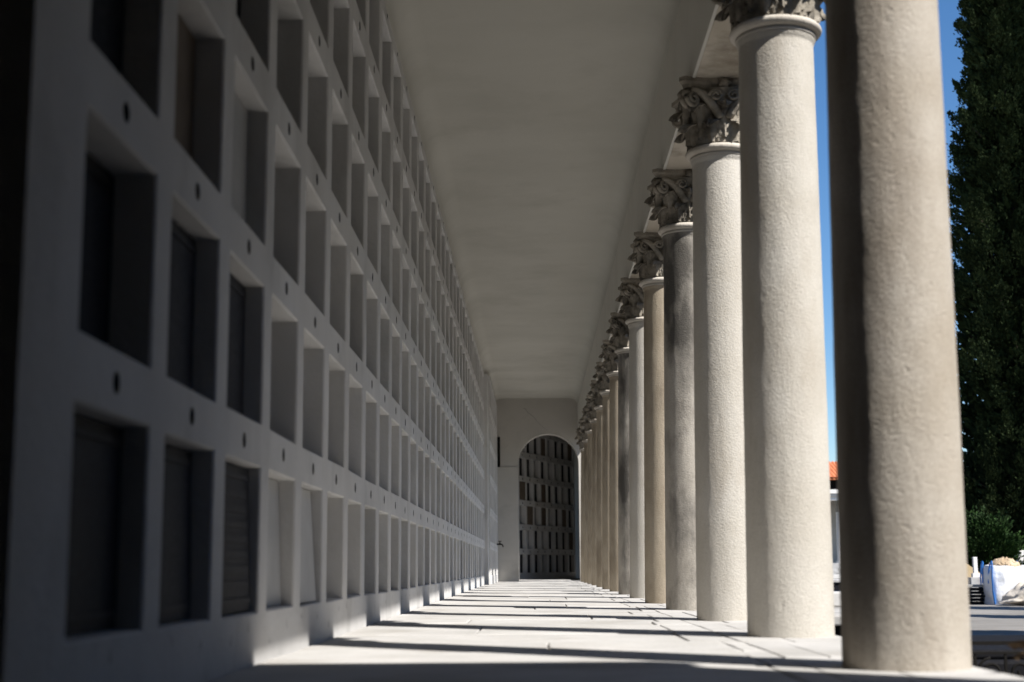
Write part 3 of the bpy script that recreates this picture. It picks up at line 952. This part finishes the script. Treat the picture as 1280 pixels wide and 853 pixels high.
# dried plant at the platform corner
dp = empty('dried_plant', (1.585, 4.62, -.6)); tag(dp, 'withered brown plant in front of the railing at the bottom right corner', 'plant')
rng = random.Random(31); st = MB(); pts = []
for k in range(16):
    a = rng.uniform(0, 6.28); tl = rng.uniform(.02, .085); hh = rng.uniform(.45, .76)
    p0 = (rng.uniform(-.04, .05), rng.uniform(-.04, .04), 0); p2 = (p0[0]+tl*math.cos(a), p0[1]+tl*math.sin(a), hh)
    p1 = ((p0[0]*.7+p2[0]*.3)+rng.uniform(-.02, .02), (p0[1]+p2[1])/2, hh*.55)
    st.tube([p0, p1, p2], [.006, .004, .002], 5)
    for j in range(26):
        t = rng.uniform(.15, 1); q = Vector(p0).lerp(Vector(p2), t)
        pts.append((q, Vector((math.cos(a+rng.uniform(-2, 2)), math.sin(a+rng.uniform(-2, 2)), -.1))))
st.build('stem', M_dry, dp)
frond_mesh(pts, .055, rng, M_dry, 'withered_leaves', dp)

# -------------------------------------------------------- far portico
fp = empty('portico', (18, 75, -.6)); tag(fp, 'distant colonnaded portico with an orange tiled roof', 'building')
b = MB(); b.cbox(-12, 4.2, -.6, 5, 0, .55, .02); b.cbox(-12, 4.2, -.2, 5, .55, 1.05, .02); b.build('base', M_tomb, fp)
b = MB(); b.box(-12, 4.2, 3.4, 4.6, 1.05, 4.9); b.build('wall', M_endwall, fp)
b = MB(); b.cbox(-12, 4.2, 0, .7, 4.30, 4.52, .02); b.cbox(-12.1, 4.3, -.12, .8, 4.52, 4.62, .02); b.cbox(-12.2, 4.4, -.2, .9, 4.64, 4.86, .02); b.build('cornice', M_white, fp)
b = MB(); b.box(-11.9, 4.1, .1, 4.5, 4.87, 5.42); b.build('eave_shade', M_iron, fp)  # near-black block stands for the shade under the eaves
b = MB()
nt = 82
for k in range(nt):
    x0 = -12.4+k*17.0/nt; w = 17.0/nt
    pf = [(-.55, 5.43), (3.0, 6.5)]
    vs = []
    for (yy, zz) in pf:
        for j in range(6):
            t = j/5; vs.append((x0+w*t, yy, zz+.07*math.sin(t*math.pi)))
    b.add(vs, [(j, j+1, 7+j, 6+j) for j in range(5)], 0, True)
b.box(-12.3, 4.5, -.5, 5.4, 5.36, 5.42)
b.add([(-12.3, 3.0, 6.48), (4.5, 3.0, 6.48), (4.5, 5.4, 5.42), (-12.3, 5.4, 5.42)], [(0, 1, 2, 3)])
b.build('roof', M_tile, fp)
for k in range(7):
    x = -11.2 + k*2.45 - .63
    s_ = MB(); s_.lathe([(.26, 1.051), (.27, 1.12), (.21, 1.2), (.205, 2.5), (.185, 3.68), (.2, 3.7)], 20, x, .35)
    so = s_.build('pillar', M_white, fp)
    s_ = MB(); s_.lathe([(.19, 3.701), (.2, 3.9), (.27, 4.18)], 16, x, .35); s_.cbox(x-.28, x+.28, .07, .63, 4.19, 4.297, .01); s_.build('pillar_capital', M_cap, so)

# ------------------------------------------------------------- world, sun
AZ = (.766, -.643); EL = R(46.5)
sun_dir = Vector((AZ[0]*math.cos(EL), AZ[1]*math.cos(EL), math.sin(EL))).normalized()
w = bpy.data.worlds.new('World'); scene.world = w; w.use_nodes = True
nt = w.node_tree; bg = nt.nodes['Background']
sky = nt.nodes.new('ShaderNodeTexSky'); sky.sky_type = 'NISHITA'; sky.sun_disc = False
sky.sun_elevation = EL; sky.sun_rotation = math.atan2(AZ[0], AZ[1])
sky.air_density = 1.0; sky.dust_density = .3; sky.ozone_density = 3.0; sky.altitude = 700
hs_ = nt.nodes.new('ShaderNodeHueSaturation'); hs_.inputs['Saturation'].default_value = 1.22; hs_.inputs['Hue'].default_value = .502
nt.links.new(sky.outputs['Color'], hs_.inputs['Color']); nt.links.new(hs_.outputs['Color'], bg.inputs['Color']); bg.inputs['Strength'].default_value = .085
sl = bpy.data.lights.new('sun', 'SUN'); sl.energy = 5.0; sl.angle = R(.53); sl.color = (1, .965, .92)
so = bpy.data.objects.new('sun', sl); COL.objects.link(so); so.rotation_euler = sun_dir.to_track_quat('Z', 'Y').to_euler()
so.location = (10, -10, 20)

# ------------------------------------------------------------------ camera
cam = bpy.data.cameras.new('camera'); co = bpy.data.objects.new('camera', cam); COL.objects.link(co)
pi_, yw, ro = .15839, .01564, -.00761
fwd = Vector((-math.sin(yw)*math.cos(pi_), math.cos(yw)*math.cos(pi_), math.sin(pi_)))
rt = Vector((math.cos(yw), math.sin(yw), 0)); up = rt.cross(fwd)
rt2 = rt*math.cos(ro) + up*math.sin(ro); up2 = up*math.cos(ro) - rt*math.sin(ro)
Mx = Matrix((rt2, up2, -fwd)).transposed().to_4x4(); Mx.translation = (0, 0, CAM_H)
co.matrix_world = Mx
cam.sensor_width = 36; cam.lens = 36*1773.35/1280
cam.clip_start = .05; cam.clip_end = 2000
cam.dof.use_dof = True; cam.dof.focus_distance = 15; cam.dof.aperture_fstop = 2.2; cam.dof.aperture_blades = 9
scene.camera = co

scene.view_settings.view_transform = 'Standard'; scene.view_settings.look = 'None'
scene.view_settings.gamma = 1; scene.view_settings.exposure = .78; scene.view_settings.use_curve_mapping = False
scene.cycles.max_bounces = 10; scene.cycles.diffuse_bounces = 8; scene.cycles.glossy_bounces = 3
scene.cycles.use_denoising = True
scene.cycles.sample_clamp_indirect = 6
